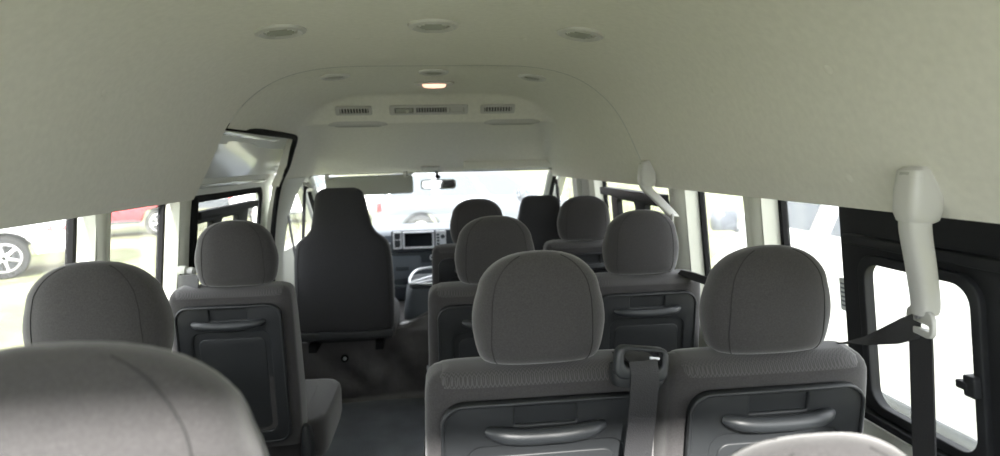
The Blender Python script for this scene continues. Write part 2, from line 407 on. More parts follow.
# ---- unseen tailgate behind the camera, closed to cut rear light, window sized for sun
tg = structure('door_4')
sec = section(-.32, 1.207, 1.207, 9, lip=False)
rim_o = [(x*1.06, z+.05) for x, _, z in sec] + [(.90, .8), (.92, -.02), (-.92, -.02), (-.90, .8)]
link('door_panel', plate(rim_o, [rrect(-.68, .68, .80, 1.60, .08)], .05, .006), 'cream', tg, loc=(0, -.33, 0))
link('pane', plate(rrect(-.68, .68, .80, 1.60, .08), [], .004), 'clear', tg, loc=(0, -.35, 0))

# ---- front doors, A pillars, windscreen
for s, n in ((-1, 2), (1, 3)):
    d = structure('door_%d' % n)
    yb = 3.47 if s < 0 else 3.60
    outer = [(yb, -.02), (4.75, -.02), (4.75, .80), (4.62, .86), (4.02, 1.24), (3.95, 1.26), (yb+(.15 if s < 0 else 0), 1.26), (yb, 1.05)]
    hole = [(yb+.05, .80), (4.50, .80), (4.50, .85), (3.98, 1.19), (3.9, 1.215), (yb+(.22 if s < 0 else .05), 1.215), (yb+.05, 1.05)]
    link('door_panel', wall_plate(s, outer, [hole], .04, .05), 'cream', d)
    link('pane', wall_plate(s, hole, [], .004, .06), 'glass', d)
    link('quarter_bar', tube([(s*.85, 4.10, 1.17), (s*.862, 4.10, 1.0), (s*.875, 4.10, .80)], .012, 8), 'black', d)
    ap = spline([(s*.79, 3.86, 1.235), (s*.80, 4.02, 1.215), (s*.815, 4.25, 1.08), (s*.835, 4.65, .83), (s*.84, 4.72, .76)], 6)
    link('trim_%d' % (9+2*n-2), tube(ap, .030, 12, flat=.8), 'greytrim', kind='structure')
    ap2 = spline([(s*.805, 3.90, 1.232), (s*.822, 4.04, 1.19), (s*.838, 4.27, 1.04), (s*.855, 4.62, .82)], 6)
    link('trim_%d' % (10+2*n-2), tube(ap2, .016, 8), 'black', kind='structure')
ws = []
for k in range(13):
    t = k/12; row = []
    for i in range(25):
        u = i/12-1
        row.append((u*lerp(.79, .86, t), lerp(3.90, 4.72, t)+(.07+.05*t)*(1-u*u), lerp(1.27, .80, t)+.0*(1-u*u)))
    ws.append(row)
wb = loft(ws, closed=False)
win = structure('window_6'); link('pane', wb, 'windscreen', win)
# header rail beneath the front of the lining
rings = []
for i in range(25):
    u = i/12-1; x = u*.80; b_ = .07*(1-u*u)*.9
    rings.append([(x, 3.895, 1.238), (x, 3.895, 1.272), (x, 3.93+b_, 1.30), (x, 3.96+b_, 1.265), (x, 3.93+b_, 1.235)])
link('trim_17', loft(rings), 'linerf', kind='structure')
# nose of the van outside and floor pan
rings = []
for z, yo in ((-.40, 4.98), (.0, 5.02), (.35, 5.02), (.6, 4.97), (.78, 4.80), (.81, 4.72)):
    rings.append([((i/12-1)*.90, yo-.10*(i/12-1)**2, z) for i in range(25)])
link('wall_front', loft(rings, closed=False), 'paint', kind='structure')

# ================================================================= floor, riser, front deck
link('floor', box(-.93, .93, -.33, 3.34, -.06, 0), 'vinyl', smooth=False, kind='structure')
# draped vinyl riser: wrinkled sheet closing the step up to the cab
b = bmesh.new(); NX, NZ = 60, 18; g = []
for j in range(NZ+6):
    row = []
    for i in range(NX+1):
        x = lerp(-.87, .87, i/NX)
        if j <= NZ:
            t = j/NZ; z = t*.335; y = 3.31 + .012*t
            wr_ = .014*math.sin(x*9+2*t)*math.sin(t*PI) + .010*math.sin(x*23+7*t+1)*math.sin(t*PI)**2 + .012*math.exp(-((x+.28-.25*(t-.5))/.03)**2)*math.sin(t*PI)
            y -= wr_
            if j == 0: y -= .02+.012*math.sin(x*6)
            row.append((x, y, max(.002, z)))
        else:
            q = (j-NZ)/5; row.append((x, 3.325+q*.10, .335+.018*math.sin(min(1, q*2)*PI/2) + (.06*math.exp(-((x+.02)/.10)**2) if q > 0 else 0)))
    g.append(row)
# bump up toward the engine cover on the right
for row in g:
    for i, (x, y, z) in enumerate(row):
        k = sm((x+.36)/.16)*sm(z/.33)*.055
        row[i] = (x, y, z+k)
loft(g, closed=False, bm=b)
link('wall_front', b, 'vinyl2', kind='structure')
link('floor', box(-.88, .88, 3.34, 4.9, .27, .325, .005), 'vinyl2', kind='structure')
fs = thing('fastener', 'round chrome press stud on the black vinyl step behind the front seat', 'fastener', (-.507, 3.292, .248))
link('stud', lathe([(.0, -.010), (.007, -.009), (.010, -.004), (.010, 0)], 16, axis='y'), 'metal', fs)
link('ring', lathe([(.010, -.001), (.012, -.005), (.019, -.004), (.020, .006), (.010, .006)], 20, axis='y'), 'black', fs)

# ================================================================= seats
def headrest_fns():
    W = [(0, .76), (.02, .84), (.06, .90), (.14, .945), (.25, .98), (.38, 1), (.52, .972), (.64, .918), (.74, .875), (.82, .79), (.885, .685), (.935, .56), (.97, .42), (.99, .28), (1, .16)]
    D = [(0, .55), (.03, .80), (.10, .95), (.25, 1), (.45, 1), (.62, .93), (.76, .81), (.87, .64), (.94, .45), (.98, .27), (1, .12)]
    return W, D
WT, DT = headrest_fns()
def headrest(parent, origin, tilt, w=.120, d=.056, h=.207, dy=.0, material='fabric'):
    """origin: base centre in thing space; returns the headrest part"""
    ts = [0, .01, .03, .06, .10, .15, .2, .27, .34, .42, .5, .57, .64, .70, .75, .8, .84, .88, .91, .94, .96, .98, .992, 1]
    Ws = spline([(t, 0, v) for t, v in WT], 5); Ds = spline([(t, 0, v) for t, v in DT], 5)
    fw_ = lambda t: interp(t, [(p.x, p.z) for p in Ws])*w
    fd_ = lambda t: interp(t, [(p.x, p.z) for p in Ds])*d
    yc = lambda t: .010*(1-t)+.004*math.sin(t*PI)
    secs = [(t*h, yc(t), fw_(t), fd_(t), 2.7) for t in ts]
    hr = link('headrest', pillow(secs, 56), material, parent, loc=origin, rot=(tilt, 0, 0))
    for s in (-1, 1):
        for side_ in (-1, 1):
            pts = []
            for t in [i/40 for i in range(1, 40)]:
                ww, dd = fw_(t), fd_(t); x = min((.092-.014*t**3)*w/.1235, ww*.77)
                y = yc(t)+side_*dd*(1-(x/ww)**2.7)**(1/2.7)
                pts.append((s*x, y+side_*.0001, t*h))
            if side_ == -1 or True:
                sl = link('seam', tube(pts, .0010, 6), 'seam', hr)
    for s in (-1, 1):
        link('post', lathe([(.0055, -.05), (.0055, .012)], 12, c=(s*.055, .01, 0)), 'metal', hr)
        link('post_sleeve', pillow([(-.014, .01, .017, .010, 2.5), (-.006, .01, .017, .010, 2.5), (-.003, .01, .013, .008, 2.5)], 20), 'plastic2', hr, loc=(s*.055, 0, 0))
    return hr

def passenger_seat(label, x, yt, w=.425, group='grey fabric passenger seats', hz=0., legs=True, cx_h=0, back_top=.921, tilt=.16, recliner=1, hscale=1, hh=.204, cw=1, cs_x=0):
    """yt = depth of the rear face at the top edge of the backrest"""
    L = (back_top-.385)/math.cos(tilt); yp = yt + L*math.sin(tilt)
    s = thing('passenger_seat', label, 'seat', (x, yp, 0), group=group)
    hw = w/2; piv = (0, 0, .385)
    secs = []
    for t, kw, kd in ((0, .94, .6), (.01, .98, .9), (.05, 1.0, 1), (.3, 1.005, 1), (.6, 1, .95), (.80, .99, .88), (.90, .985, .84), (.945, .975, .80), (.968, .955, .72), (.985, .92, .58), (.995, .87, .40), (1, .80, .2)):
        secs.append((t*L, .062, hw*kw, .062*kd, 7 if t < .9 else 6))
    bk = link('backrest', pillow(secs, 72), 'fabric', s, loc=piv, rot=(tilt, 0, 0))
    # woven band over the top edge
    sec2 = []
    for t, kw, kd in ((.957, .72, .775), (.968, .72, .735), (.985, .71, .60), (.995, .68, .42), (1.0, .64, .24)):
        sec2.append((t*L+.0018, .062, hw*kw*1.22, .062*kd+.0012, 7))
    link('woven_band', pillow(sec2, 64), 'weave', bk)
    # rear plastic panel
    pt = L-.042; pb = .03; pw = hw-.030
    lz1 = pt-.086
    pn = link('rear_panel', plate(rrect(-pw, pw, pb, pt, .042, 8), [rrect(-.056, .056, pt-.046, pt-.011, .003), rrect(-pw+.045, pw-.040, pb+.04, lz1, .028, 6)], .011, .004), 'plastic', bk, loc=(0, .006, 0))
    link('panel_rim', plate(rrect(-pw, pw, pb, pt, .042, 8), [rrect(-pw+.007, pw-.007, pb+.007, pt-.007, .036, 8)], .0150, .0030), 'plastic', pn)
    link('recess', plate(rrect(-.060, .060, pt-.050, pt-.007, .003), [], .003), 'plastic2', pn, loc=(0, -.001, 0))
    link('map_pocket', plate(rrect(-pw+.040, pw-.035, pb+.035, lz1+.005, .03, 6), [], .003), 'plastic2', pn, loc=(0, -.001, 0))
    link('pocket_lid', plate(rrect(-pw+.062, pw-.056, pb+.05, lz1-.022, .022, 6), [], .004, .003), 'plastic', pn, loc=(0, -.003, 0))
    # grab handle
    hz_ = pt-.056; hp = []; hr_ = []
    for i in range(25):
        u = i/12-1; hp.append((u*.106, -.011-.017*(1-abs(u)**4.0), hz_ + .006*abs(u)**2 - .003)); hr_.append(.0145*(1-abs(u)**8*.5) - .001*(1-abs(u)))
    link('grab_handle', tube(hp, hr_, 14, flat=1.0), 'handle', pn)
    hr = headrest(s, (cx_h, piv[1]+.062-math.sin(tilt)*(L+.004)-.0, piv[2]+math.cos(tilt)*(L+.004)+.008+hz), tilt*.45, w=.1235*hscale, h=hh*hscale)
    # cushion
    cs = []
    for t, kw, kd in ((0, .93, .93), (.05, .98, .975), (.2, 1, 1), (.75, 1, 1), (.9, .985, .975), (.97, .95, .94), (1, .86, .86)):
        cs.append((.30+.135*t, .285, hw*kw*cw, .235*kd, 6))
    cu = link('seat_cushion', pillow(cs, 64), 'fabric', s, loc=(cs_x, 0, 0))
    link('woven_insert', pillow([(.432, .285, hw*.70, .19, 6), (.437, .285, hw*.68, .185, 6)], 48), 'weave', cu)
    fr_ = link('seat_frame', box(-hw+.03, hw-.03, .07, .49, .24, .31, .012), 'plastic2', s)
    if legs:
        for sx in (-1, 1):
            for sy in (.12, .44):
                link('leg', tube([(sx*(hw-.06), sy, .26), (sx*(hw-.06), sy, .12), (sx*(hw-.05), sy+(.02 if sy > .3 else -.02), .0)], .016, 10), 'black', s)
    # recliner cover and lever on the side
    rc = link('recliner_cover', pillow([(.25, .05, .016, .055, 3), (.30, .05, .018, .060, 3), (.38, .04, .018, .052, 3), (.43, .025, .015, .030, 2.5), (.452, .016, .011, .014, 2)], 24), 'plastic2', s, loc=(recliner*(hw+.008), 0, 0))
    link('recliner_lever', tube([(recliner*.014, .05, .33), (recliner*.022, .09, .335), (recliner*.022, .16, .325)], [.010, .008, .007], 10, flat=.5), 'handle', rc)
    return s

G1 = 'passenger seats with a grab handle on the back'
sc1 = passenger_seat('grey fabric seat in front centre of view with belt guide on its right shoulder', .186, 1.02, .432, G1, recliner=-1)
sr1 = passenger_seat('grey fabric seat beside the right window and the hanging belt arm, nearest of its column', .612, 1.00, .40, G1, hh=.200, cx_h=.006)
sl1 = passenger_seat('grey fabric seat at the left window looking out on the white pickup', -.634, 1.10, .395, G1, cx_h=.018)
sc2 = passenger_seat('grey fabric seat directly ahead of the belt guide seat, second of the middle column', .180, 1.745, .42, G1, recliner=-1)
sr2 = passenger_seat('grey fabric seat second from the camera at the right, beside the cream pillars', .655, 1.79, .385, G1)
sl2 = passenger_seat('grey fabric seat at the left sliding door behind the tall front seat', -.635, 1.885, .375, G1, cx_h=.016, cw=1.14, cs_x=.035)
sc3 = passenger_seat('grey fabric seat furthest ahead in the middle column, beside the aisle mat', .190, 2.62, .42, G1, recliner=-1)
sr3 = passenger_seat('grey fabric seat furthest ahead at the right, near the right front seat', .680, 2.62, .38, G1)
G0 = 'rear bench seats closest to the camera'
sl0 = passenger_seat('blurred grey fabric rear seat filling the lower left corner', -.298, .455, .44, G0, hscale=1.24, hh=.191, back_top=.916)
sr0 = passenger_seat('rear seat whose headrest top just shows at the lower right edge', .352, .46, .34, G0, back_top=.822)

# belt guide on the centre seat's shoulder, with its webbing
bgd = link('belt_guide', None or plate(rrect(-.052, .052, -.036, .030, .018, 6), [rrect(-.036, .037, -.010, .021, .008, 4)], .020, .006), 'handle', sc1, loc=(.166, -.098, .944), rot=(-.12, .13, 0)); bgd.scale = (.92, 1, .88)
bgd['label'] = 'black plastic shoulder belt guide'
link('guide_base', pillow([(-.052, .012, .046, .026, 4), (-.03, .010, .052, .030, 4), (-.012, .010, .050, .026, 4)], 32), 'plastic2', bgd)
link('release_tab', box(.014, .034, -.016, -.010, .006, .012, .002), 'silver', bgd)
bl = link('shoulder_belt', ribbon([(.166, .0, .930), (.166, -.075, .948), (.166, -.116, .948), (.167, -.1235, .928), (.166, -.122, .90), (.163, -.114, .84), (.158, -.100, .76), (.146, -.072, .60), (.135, -.045, .42)], (1, 0, 0), .050), 'belt', sc1)
# ---- front seats (high back with the headrest in one piece)
def front_seat(label, x, y, z0, w=.50, top=1.19, rails=True, hd=0):
    s = thing('front_seat', label, 'seat', (x, y, z0), group='tall one piece front seats')
    H = top-z0
    secs = []
    tab = [(.10, .93, .050), (.105, .955, .062), (.13, .99, .070), (.22, 1.0, .075), (.40, 1.0, .075), (.55, .98, .070), (.63, .945, .062), (.665, .90, .058), (.69, .82, .054), (.715, .70, .050), (.75, .62, .046), (.80, .575, .044), (.86, .535, .042), (.91, .51, .040), (.95, .48, .036), (.975, .44, .029), (.99, .38, .02), (1.0, .29, .010)]
    for t, kw, d in tab: secs.append((t*H, .08-.10*(t-.1)+.02*math.sin(t*PI), w/2*kw, d, 4))
    bk = link('backrest', pillow(secs, 64), 'fabric_front', s)
    for sx in (-1, 1):
        pts = []
        for t, kw, d in tab[1:11]:
            ww = w/2*kw; xx = ww*.90; yy = .08-.10*(t-.1)+.02*math.sin(t*PI) - d*(1-.9**4)**.25
            pts.append((sx*xx, yy-.0005, t*H))
        link('seam', tube(pts, .0016, 6), 'seam', bk)
    link('rear_trim', box(-w/2+.01, w/2-.01, .0, .05, .10*H-.03, .10*H+.012, .008), 'plastic2', bk)
    link('seat_cushion', pillow([(.02, .33, w/2*.96, .25, 6), (.05, .33, w/2, .26, 6), (.12, .33, w/2, .26, 6), (.15, .33, w/2*.93, .24, 6)], 56), 'fabric_front', s)
    for sx in (-1, 1): link('seat_rail', box(sx*.17-.02, sx*.17+.02, .02, .55, -.012, .03, .004), 'black', s)
    return s
fl = front_seat('tall dark front seat at the left with a one piece headrest', -.475, 3.12, .345, .505, 1.185)
frr = front_seat('tall dark front seat at the right whose headrest shows between the middle seats', .640, 3.60, .345, .48, 1.09)
link('deck_trim', box(-.93, .93, 3.30, 3.31, .0, .01), 'vinyl2').hide_render = False
bpy.data.objects.remove(bpy.data.objects['deck_trim'])

# ================================================================= seat belts
def belt_anchor(label, top, bot, s=1, with_ring=True, scale=1.0, yaw_=0):
    """moulded arm hanging from the roof lining edge, with a ring at its foot"""
    t = thing('belt_anchor_arm', label, 'belt anchor', top, group='light grey belt anchor arms')
    T = Vector(top); B = Vector(bot)-T
    # housing
    hs_ = []
    for z, hy, hx in ((.038, .019, .010), (.032, .024, .017), (.0, .026, .021), (-.032, .025, .022), (-.046, .021, .019), (-.050, .017, .014)):
        hs_.append((z, 0, hx*1.35*scale, hy*scale, 4))
    h = link('housing', pillow(hs_, 32), 'beige', t)
    link('cover_tab', box(-.024*scale, -.019*scale, -.010, .010, .018, .030, .0015), 'greytrim', h)
    mid1 = Vector((-.004, -.0, -.055)); mid2 = Vector((B.x*.45-.006*s, B.y*.3, B.z*.55))
    path = spline([(0, 0, -.02), mid1, mid2, (B.x*.85, B.y*.8, B.z*.82), B+Vector((0, 0, .012))], 6)
    rings = []
    for i, p in enumerate(path):
        k = i/(len(path)-1); wy = lerp(.0185, .0165, k)*scale*(1-.25*math.exp(-((k-1)/.06)**2)); wx_ = lerp(.0205, .0185, k)*scale
        rings.append([(p.x+wx_*math.copysign(abs(math.cos(a))**.6, math.cos(a)), p.y+wy*math.copysign(abs(math.sin(a))**.6, math.sin(a)), p.z) for a in [2*PI*j/20 for j in range(20)]])
    link('arm', loft(rings), 'beige', t)
    if with_ring:
        rg = link('belt_ring', plate(rrect(-.036, .036, -.024, .020, .016, 6), [rrect(-.027, .027, -.012, -.003, .004, 3)], .007, .002), 'beige', t, loc=tuple(B+Vector((-.004*s, 0, .002))), rot=(0, 0, -s*PI/2-.2*s))
        link('bolt', lathe([(0, -.012), (.006, -.011), (.007, -.007), (.007, 0)], 14, axis='y', c=(0, 0, .009)), 'metal', rg)
    return t
aa = belt_anchor('light grey belt anchor arm hanging over the right sliding window, nearest the camera', (.746, .852, 1.240), (.800, .895, 1.020), scale=1.0)
rbn = link('seat_belt', ribbon([(.797, .900, 1.014), (.786, .930, .996), (.776, .975, .974), (.775, 1.03, .950), (.772, 1.08, .930)], [(0, -.05, 1), (.1, -.1, 1), (.3, -.5, .8), (.3, -.9, .5), (.2, -1, .30)], .048), 'belt')
tag(rbn, 'black seat belt webbing running from the right belt arm down to the seat and floor', 'seat belt')
link('lower_webbing', ribbon([(.800, .905, 1.008), (.803, .905, .96), (.806, .900, .80), (.84, .895, .40), (.85, .895, .02)], (0, 1, 0), .048), 'belt', rbn)
ab = belt_anchor('light grey belt anchor arm beside the seam of the lining, further along the right side', (.735, 2.01, 1.255), (.800, 1.94, 1.09), scale=1.0)
rb3 = link('seat_belt', ribbon([(.845, 1.72, .905), (.83, 1.76, .917), (.80, 1.80, .926), (.77, 1.83, .930)], [(0, -.8, .6)]*4, .045), 'belt')
tag(rb3, 'black belt strap running over the right seat toward the cream pillar', 'seat belt')
def knob(label, loc, s):
    t = thing('belt_bolt', label, 'bolt', loc, group='light grey belt anchor knobs')
    link('cap', lathe([(.0, -.030*s), (.010, -.030*s), (.014, -.026*s), (.015, -.012*s), (.012, -.010*s), (.012, .02*s)], 20, axis='x'), 'beige', t)
    link('collar', lathe([(.012, -.004*s), (.020, -.004*s), (.021, .002*s), (.021, .02*s)], 20, axis='x'), 'cream', t)
knob('light grey round belt knob on the left pillar by the sliding door', (-.835, 2.10, .955), -1)
knob('light grey round belt knob above the far left headrest at the narrow pillar', (-.83, 1.60, .99), -1)
knob('light grey round belt knob on the right pillar behind the nearest right headrest', (.83, 1.50, .99), 1)
rb4 = link('seat_belt', ribbon([(-.845, 2.09, .93), (-.83, 2.03, .935), (-.79, 1.97, .945), (-.73, 1.93, .952)], [(0, .2, 1)]*4, .042), 'belt')
tag(rb4, 'black belt strap crossing the shoulder of the left seat by the sliding door', 'seat belt')
rb5 = link('seat_belt', ribbon([(-.815, 3.44, 1.12), (-.80, 3.44, .95), (-.775, 3.42, .80), (-.76, 3.40, .5), (-.77, 3.40, .35)], [(0, 1, 0)]*5, .045), 'belt')
tag(rb5, 'black belt webbing hanging on the left pillar beside the tall front seat', 'seat belt')
t = thing('belt_guide_loop', 'grey belt loop bolted high on the left front pillar', 'belt anchor', (-.812, 3.44, 1.13))
link('loop', plate(rrect(-.03, .03, -.02, .025, .012), [rrect(-.022, .022, -.010, -.002, .003)], .006, .002), 'beige', t, rot=(0, 0, PI/2))
link('bolt', lathe([(0, -.012), (.008, -.011), (.009, -.006), (.009, 0)], 14, axis='x', c=(.012, 0, .012)), 'metal', t)

# ================================================================= ceiling fittings
def ceil_z(x): return interp(abs(x), [(p.x, p.z) for p in hs])
def outlet(label, x, y, r=.062, name='ceiling_outlet'):
    a = math.atan2(ceil_z(abs(x)-.02)-ceil_z(abs(x)+.02), .04)*(1 if x > 0 else -1)
    t = thing(name, label, 'air outlet', (x, y, ceil_z(x)+.001), (0, a, 0), group='round ceiling outlets')
    link('bezel', lathe([(r*.60, -.001), (r*.64, -.006), (r*.80, -.0105), (r*.95, -.007), (r, .001), (r, .004), (r*.6, .004)], 40), 'beige', t)
    link('louvre_disc', lathe([(0, -.006), (r*.50, -.0055), (r*.58, -.002), (r*.58, .002)], 36), 'lens', t)
    b = None
    for k in range(-2, 3):
        h = math.sqrt(max(0, (r*.5)**2-(k*r*.19)**2)); b = box(-h, h, k*r*.19-.0012, k*r*.19+.0012, -.0085, -.005, 0, bm=b)
    link('louvre', b, 'greytrim', t, smooth=False)
    return t
outlet('round ceiling air outlet, leftmost of the nearest row of three', -.352, 1.495)
outlet('round ceiling air outlet in the middle of the nearest row of three', .010, 1.462)
outlet('round ceiling air outlet, rightmost of the nearest row of three', .380, 1.505)
outlet('small round outlet left of centre just beyond the lining seam', -.345, 2.25, .056)
outlet('small round outlet on the centre line just beyond the lining seam', .012, 2.20, .056)
outlet('small round outlet right of centre just beyond the lining seam', .385, 2.275, .056)
t = thing('dome_lamp', 'oval ceiling lamp lit warm orange ahead of the centre outlet', 'ceiling lamp', (.014, 2.50, 1.631))
link('bezel', pillow([(-.010, 0, .078, .038, 2.6), (-.006, 0, .082, .042, 2.6), (.004, 0, .083, .043, 2.6)], 40), 'beige', t)
link('lens', pillow([(-.022, 0, .034, .018, 2.4), (-.019, 0, .044, .024, 2.4), (-.009, 0, .050, .027, 2.4)], 36), 'warm', t)
# trim clips pressed into the lining
def clip(label, p, n):
    q = Vector(n).to_track_quat('Z', 'Y').to_euler()
    o = link('trim_clip', lathe([(.010, -.002), (.010, .0), (.007, .0014), (0, .0018)], 18), 'liner', loc=p, rot=q)
    tag(o, label, 'trim clip', 'felt covered clips in the roof lining')
def clip_at(label, x, y):
    z = ceil_z(x); e = .01; dz = (ceil_z(abs(x)+e)-ceil_z(abs(x)-e))/(2*e)*(1 if x > 0 else -1)
    clip(label, (x, y, z), Vector((dz, 0, -1)).normalized())
for lb, x, y in (('felt clip low on the left lining above the narrow window', -.74, 1.55), ('felt clip midway up the left lining', -.655, 1.30),
                 ('small clip in the ceiling between left and middle outlets', -.19, 1.62), ('small clip in the ceiling between middle and right outlets', .25, 1.62),
                 ('felt clip high on the right lining near the camera', .665, .95), ('felt clip low on the right lining left of the belt arm', .755, 1.02),
                 ('felt clip low on the right lining by the cream pillars', .752, 1.47), ('felt clip midway up the right lining', .655, 1.36),
                 ('clip on the front lining above the further belt arm', .69, 2.30), ('clip on the front right lining beside the recess', .60, 2.45),
                 ('clip on the front left lining above the sliding door', -.62, 2.35)):
    clip_at(lb, x, y)
# vent units in the raised recess
RX = .76
def vent_unit(label, x, y, z, w, kind='vent'):
    t = thing('overhead_vent', label, 'air vent', (x, y, z), (RX, 0, 0), group='overhead vents above the windscreen')
    if kind == 'vent':
        link('surround', plate(rrect(-w/2, w/2, -.026, .026, .010), [rrect(-w/2+.020, w/2-.016, -.014, .014, .004)], .010, .004), 'beige', t)
        link('back_plate', plate(rrect(-w/2+.012, w/2-.010, -.018, .018, .003), [], .003), 'ventdark', t)
        n = 10; b = None
        for k in range(n):
            xx = lerp(-w/2+.026, w/2-.022, k/(n-1)); b = box(xx-.0022, xx+.0022, -.009, -.002, -.013, .013, bm=b)
        link('louvre', b, 'beige', t, smooth=False)
    return t
vy, vz = 2.966, 1.562
vent_unit('slatted overhead vent at the left of the recess', -.372, vy, vz, .172)
vent_unit('slatted overhead vent at the right of the recess', .325, vy, vz, .172)
t = thing('control_panel', 'overhead air control panel with a middle vent and switches', 'control panel', (-.012, vy, vz), (RX, 0, 0))
link('panel', plate(rrect(-.19, .19, -.028, .028, .010), [rrect(-.165, -.075, -.016, .016, .004), rrect(-.060, .085, -.016, .016, .004), rrect(.10, .17, -.014, .016, .004)], .010, .004), 'beige', t)
link('back_plate', plate(rrect(-.18, .18, -.022, .022, .004), [], .003), 'ventdark', t)
sw = link('fan_switch', plate(rrect(-.161, -.079, -.012, .012, .003), [], .008, .001), 'greytrim', t)
link('switch_knob', lathe([(0, -.016), (.007, -.015), (.008, -.010), (.008, -.006)], 14, axis='y', c=(-.105, 0, -.002)), 'cream', sw)
b = None
for k in range(11): xx = lerp(-.052, .077, k/10); b = box(xx-.0022, xx+.0022, -.009, -.002, -.015, .015, bm=b)
link('louvre', b, 'beige', t, smooth=False)
link('blank_cover', plate(rrect(.102, .168, -.012, .014, .003), [], .008, .002), 'beige', t)
for lb, x in (('slim oval grey trim strip under the left overhead vent', -.362), ('slim oval grey trim strip under the right overhead vent', .405)):
    t = thing('overhead_trim', lb, 'lamp', (x, 3.045, 1.502), group='slim oval strips under the overhead vents')  # plain grey oval trim on the lip below the vents
    link('bezel', pillow([(-.012, 0, .125, .018, 3), (-.008, 0, .142, .026, 3), (0, 0, .150, .030, 3), (.01, 0, .150, .030, 3)], 48), 'beige', t)
    link('lens', pillow([(-.016, 0, .10, .009, 3), (-.013, 0, .115, .013, 3), (-.009, 0, .118, .014, 3)], 40), 'greytrim', t)

# sun visors, map lamp, mirror
t = thing('sun_visor', 'grey sun visor folded down at the left of the windscreen', 'sun visor', (-.40, 3.85, 1.232), (0, -.02, 0), group='sun visors')
link('visor_panel', plate(rrect(-.275, .270, -.125, -.008, .018), [], .016, .007), 'visor', t, loc=(0, .008, 0))
link('rod', tube([(-.285, 0, -.004), (.275, 0, -.004)], .005, 10), 'silver', t)
for x in (-.262, .225): link('clip', box(x-.013, x+.013, -.014, .014, -.022, .018, .004), 'beige', t)
t = thing('sun_visor', 'light grey sun visor folded up at the right of the header', 'sun visor', (.485, 3.80, 1.282), (0, -.015, 0), group='sun visors')
link('visor_panel', plate(rrect(-.295, .285, -.030, .034, .018), [], .016, .007), 'linerf', t, rot=(-.50, 0, 0))
link('warning_label', plate(rrect(-.08, .09, -.006, .010, .003), [], .001), 'sticker', t, loc=(0, -.0165, .0), rot=(-.50, 0, 0))
link('hinge', tube([(.25, .0, -.035), (.285, -.01, -.045), (.30, .01, -.045)], .006, 8), 'greytrim', t)
link('rod', tube([(-.30, .01, -.034), (.27, .01, -.034)], .005, 8), 'silver', t)
t = thing('map_lamp', 'small grey map lamp on the header above the mirror', 'lamp', (-.015, 3.86, 1.262))
link('housing', box(-.062, .062, -.02, .04, -.014, .018, .008), 'beige', t)
link('lens', box(-.045, .045, -.024, -.015, -.010, .008, .003), 'lens', t)
t = thing('rear_view_mirror', 'rear view mirror hanging at the middle of the windscreen', 'mirror', (.031, 3.84, 1.163))
link('housing', plate(rrect(-.112, .112, -.030, .032, .022), [], .022, .006), 'greytrim', t, loc=(0, .012, 0))
link('glass', plate(rrect(-.101, .101, -.021, .023, .016), [], .001), 'mirror', t, loc=(0, -.0102, 0))
link('stalk', tube([(0, .01, .02), (-.005, .03, .05), (-.01, .045, .085)], [.010, .007, .012], 10), 'black', t)
link('clamp', box(-.020, .012, .0, .03, .040, .062, .004), 'black', t)
t = thing('grab_handle', 'grey hand grip at the top of the left front pillar', 'handle', (-.76, 3.72, 1.20))
link('grip', tube(spline([(-.01, -.08, .0), (.03, -.06, -.02), (.03, .04, -.04), (-.01, .07, -.05)], 6), .010, 10), 'beige', t)

# ================================================================= dashboard, console
t = thing('dashboard', 'dark grey dashboard with a screen in a silver surround', 'dashboard', (0, 4.2, .33))
prof = [(.50, .505), (.30, .505), (.08, .500), (.0, .492), (-.018, .478), (-.025, .44), (-.02, .385), (0.02, .370), (.02, .36), (-.015, .350), (-.01, .22), (.02, .10), (.10, .0), (.50, .0)]
pr = prof
b = loft([[(x, (y - .015*(1-(x/.84)**2)), z) for y, z in pr] for x in [lerp(-.84, .84, i/20) for i in range(21)]])
db = link('body', b, 'dash', t)
link('lower_panel', loft([[(x, -.022-.015*(1-(x/.84)**2), .355), (x, -.022-.015*(1-(x/.84)**2), .345), (x, -.018, .22), (x, .01, .10), (x, .10, .02), (x, .12, .10), (x, .05, .34)] for x in [lerp(-.83, .83, i/16) for i in range(17)]]), 'dashlow', t)
cl = link('centre_cluster', plate(rrect(-.300, .120, .365, .510, .012), [], .03, .005), 'dashlow', t, loc=(0, -.02, 0))
sb = link('screen_surround', plate(rrect(-.222, -.006, .383, .503, .008), [rrect(-.208, -.020, .397, .490, .005)], .012, .004), 'silver', t, loc=(0, -.05, 0))
link('screen', plate(rrect(-.212, -.016, .393, .494, .004), [], .004), 'screen', t, loc=(0, -.05, 0))
vn = link('air_vent', plate(rrect(-.286, -.228, .385, .505, .008), [rrect(-.276, -.238, .400, .446, .003), rrect(-.276, -.238, .456, .492, .003)], .012, .003), 'silver', t, loc=(0, -.05, 0))
b = None
for k in range(5): b = box(-.276, -.238, -.060, -.053, .405+.018*k, .409+.018*k, bm=b)
link('louvre', b, 'dashlow', vn, smooth=False, loc=(0, .0, 0))
bt = link('button_column', plate(rrect(.004, .075, .385, .503, .008), [], .012, .003), 'silver', t, loc=(0, -.05, 0))
for k in range(5): link('button', box(.010, .030, -.067, -.060, .392+.021*k, .406+.021*k, .002), 'dashlow', bt, loc=(0, .0, 0))
link('knob', lathe([(0, -.075), (.013, -.074), (.015, -.066), (.015, -.055)], 20, axis='y', c=(.052, .0, .470)), 'dashlow', bt)
link('storage_slot', plate(rrect(-.04, .10, .30, .335, .010), [rrect(-.032, .092, .307, .328, .006)], .012, .003), 'silver', t, loc=(0, -.035, 0))
gb = link('glovebox_lid', plate(rrect(-.36, -.10, .17, .335, .02), [], .01, .004), 'dash', t, loc=(0, -.03, 0))
link('latch', plate(rrect(-.275, -.185, .235, .262, .004), [], .012, .003), 'dashlow', gb, loc=(0, -.006, 0))
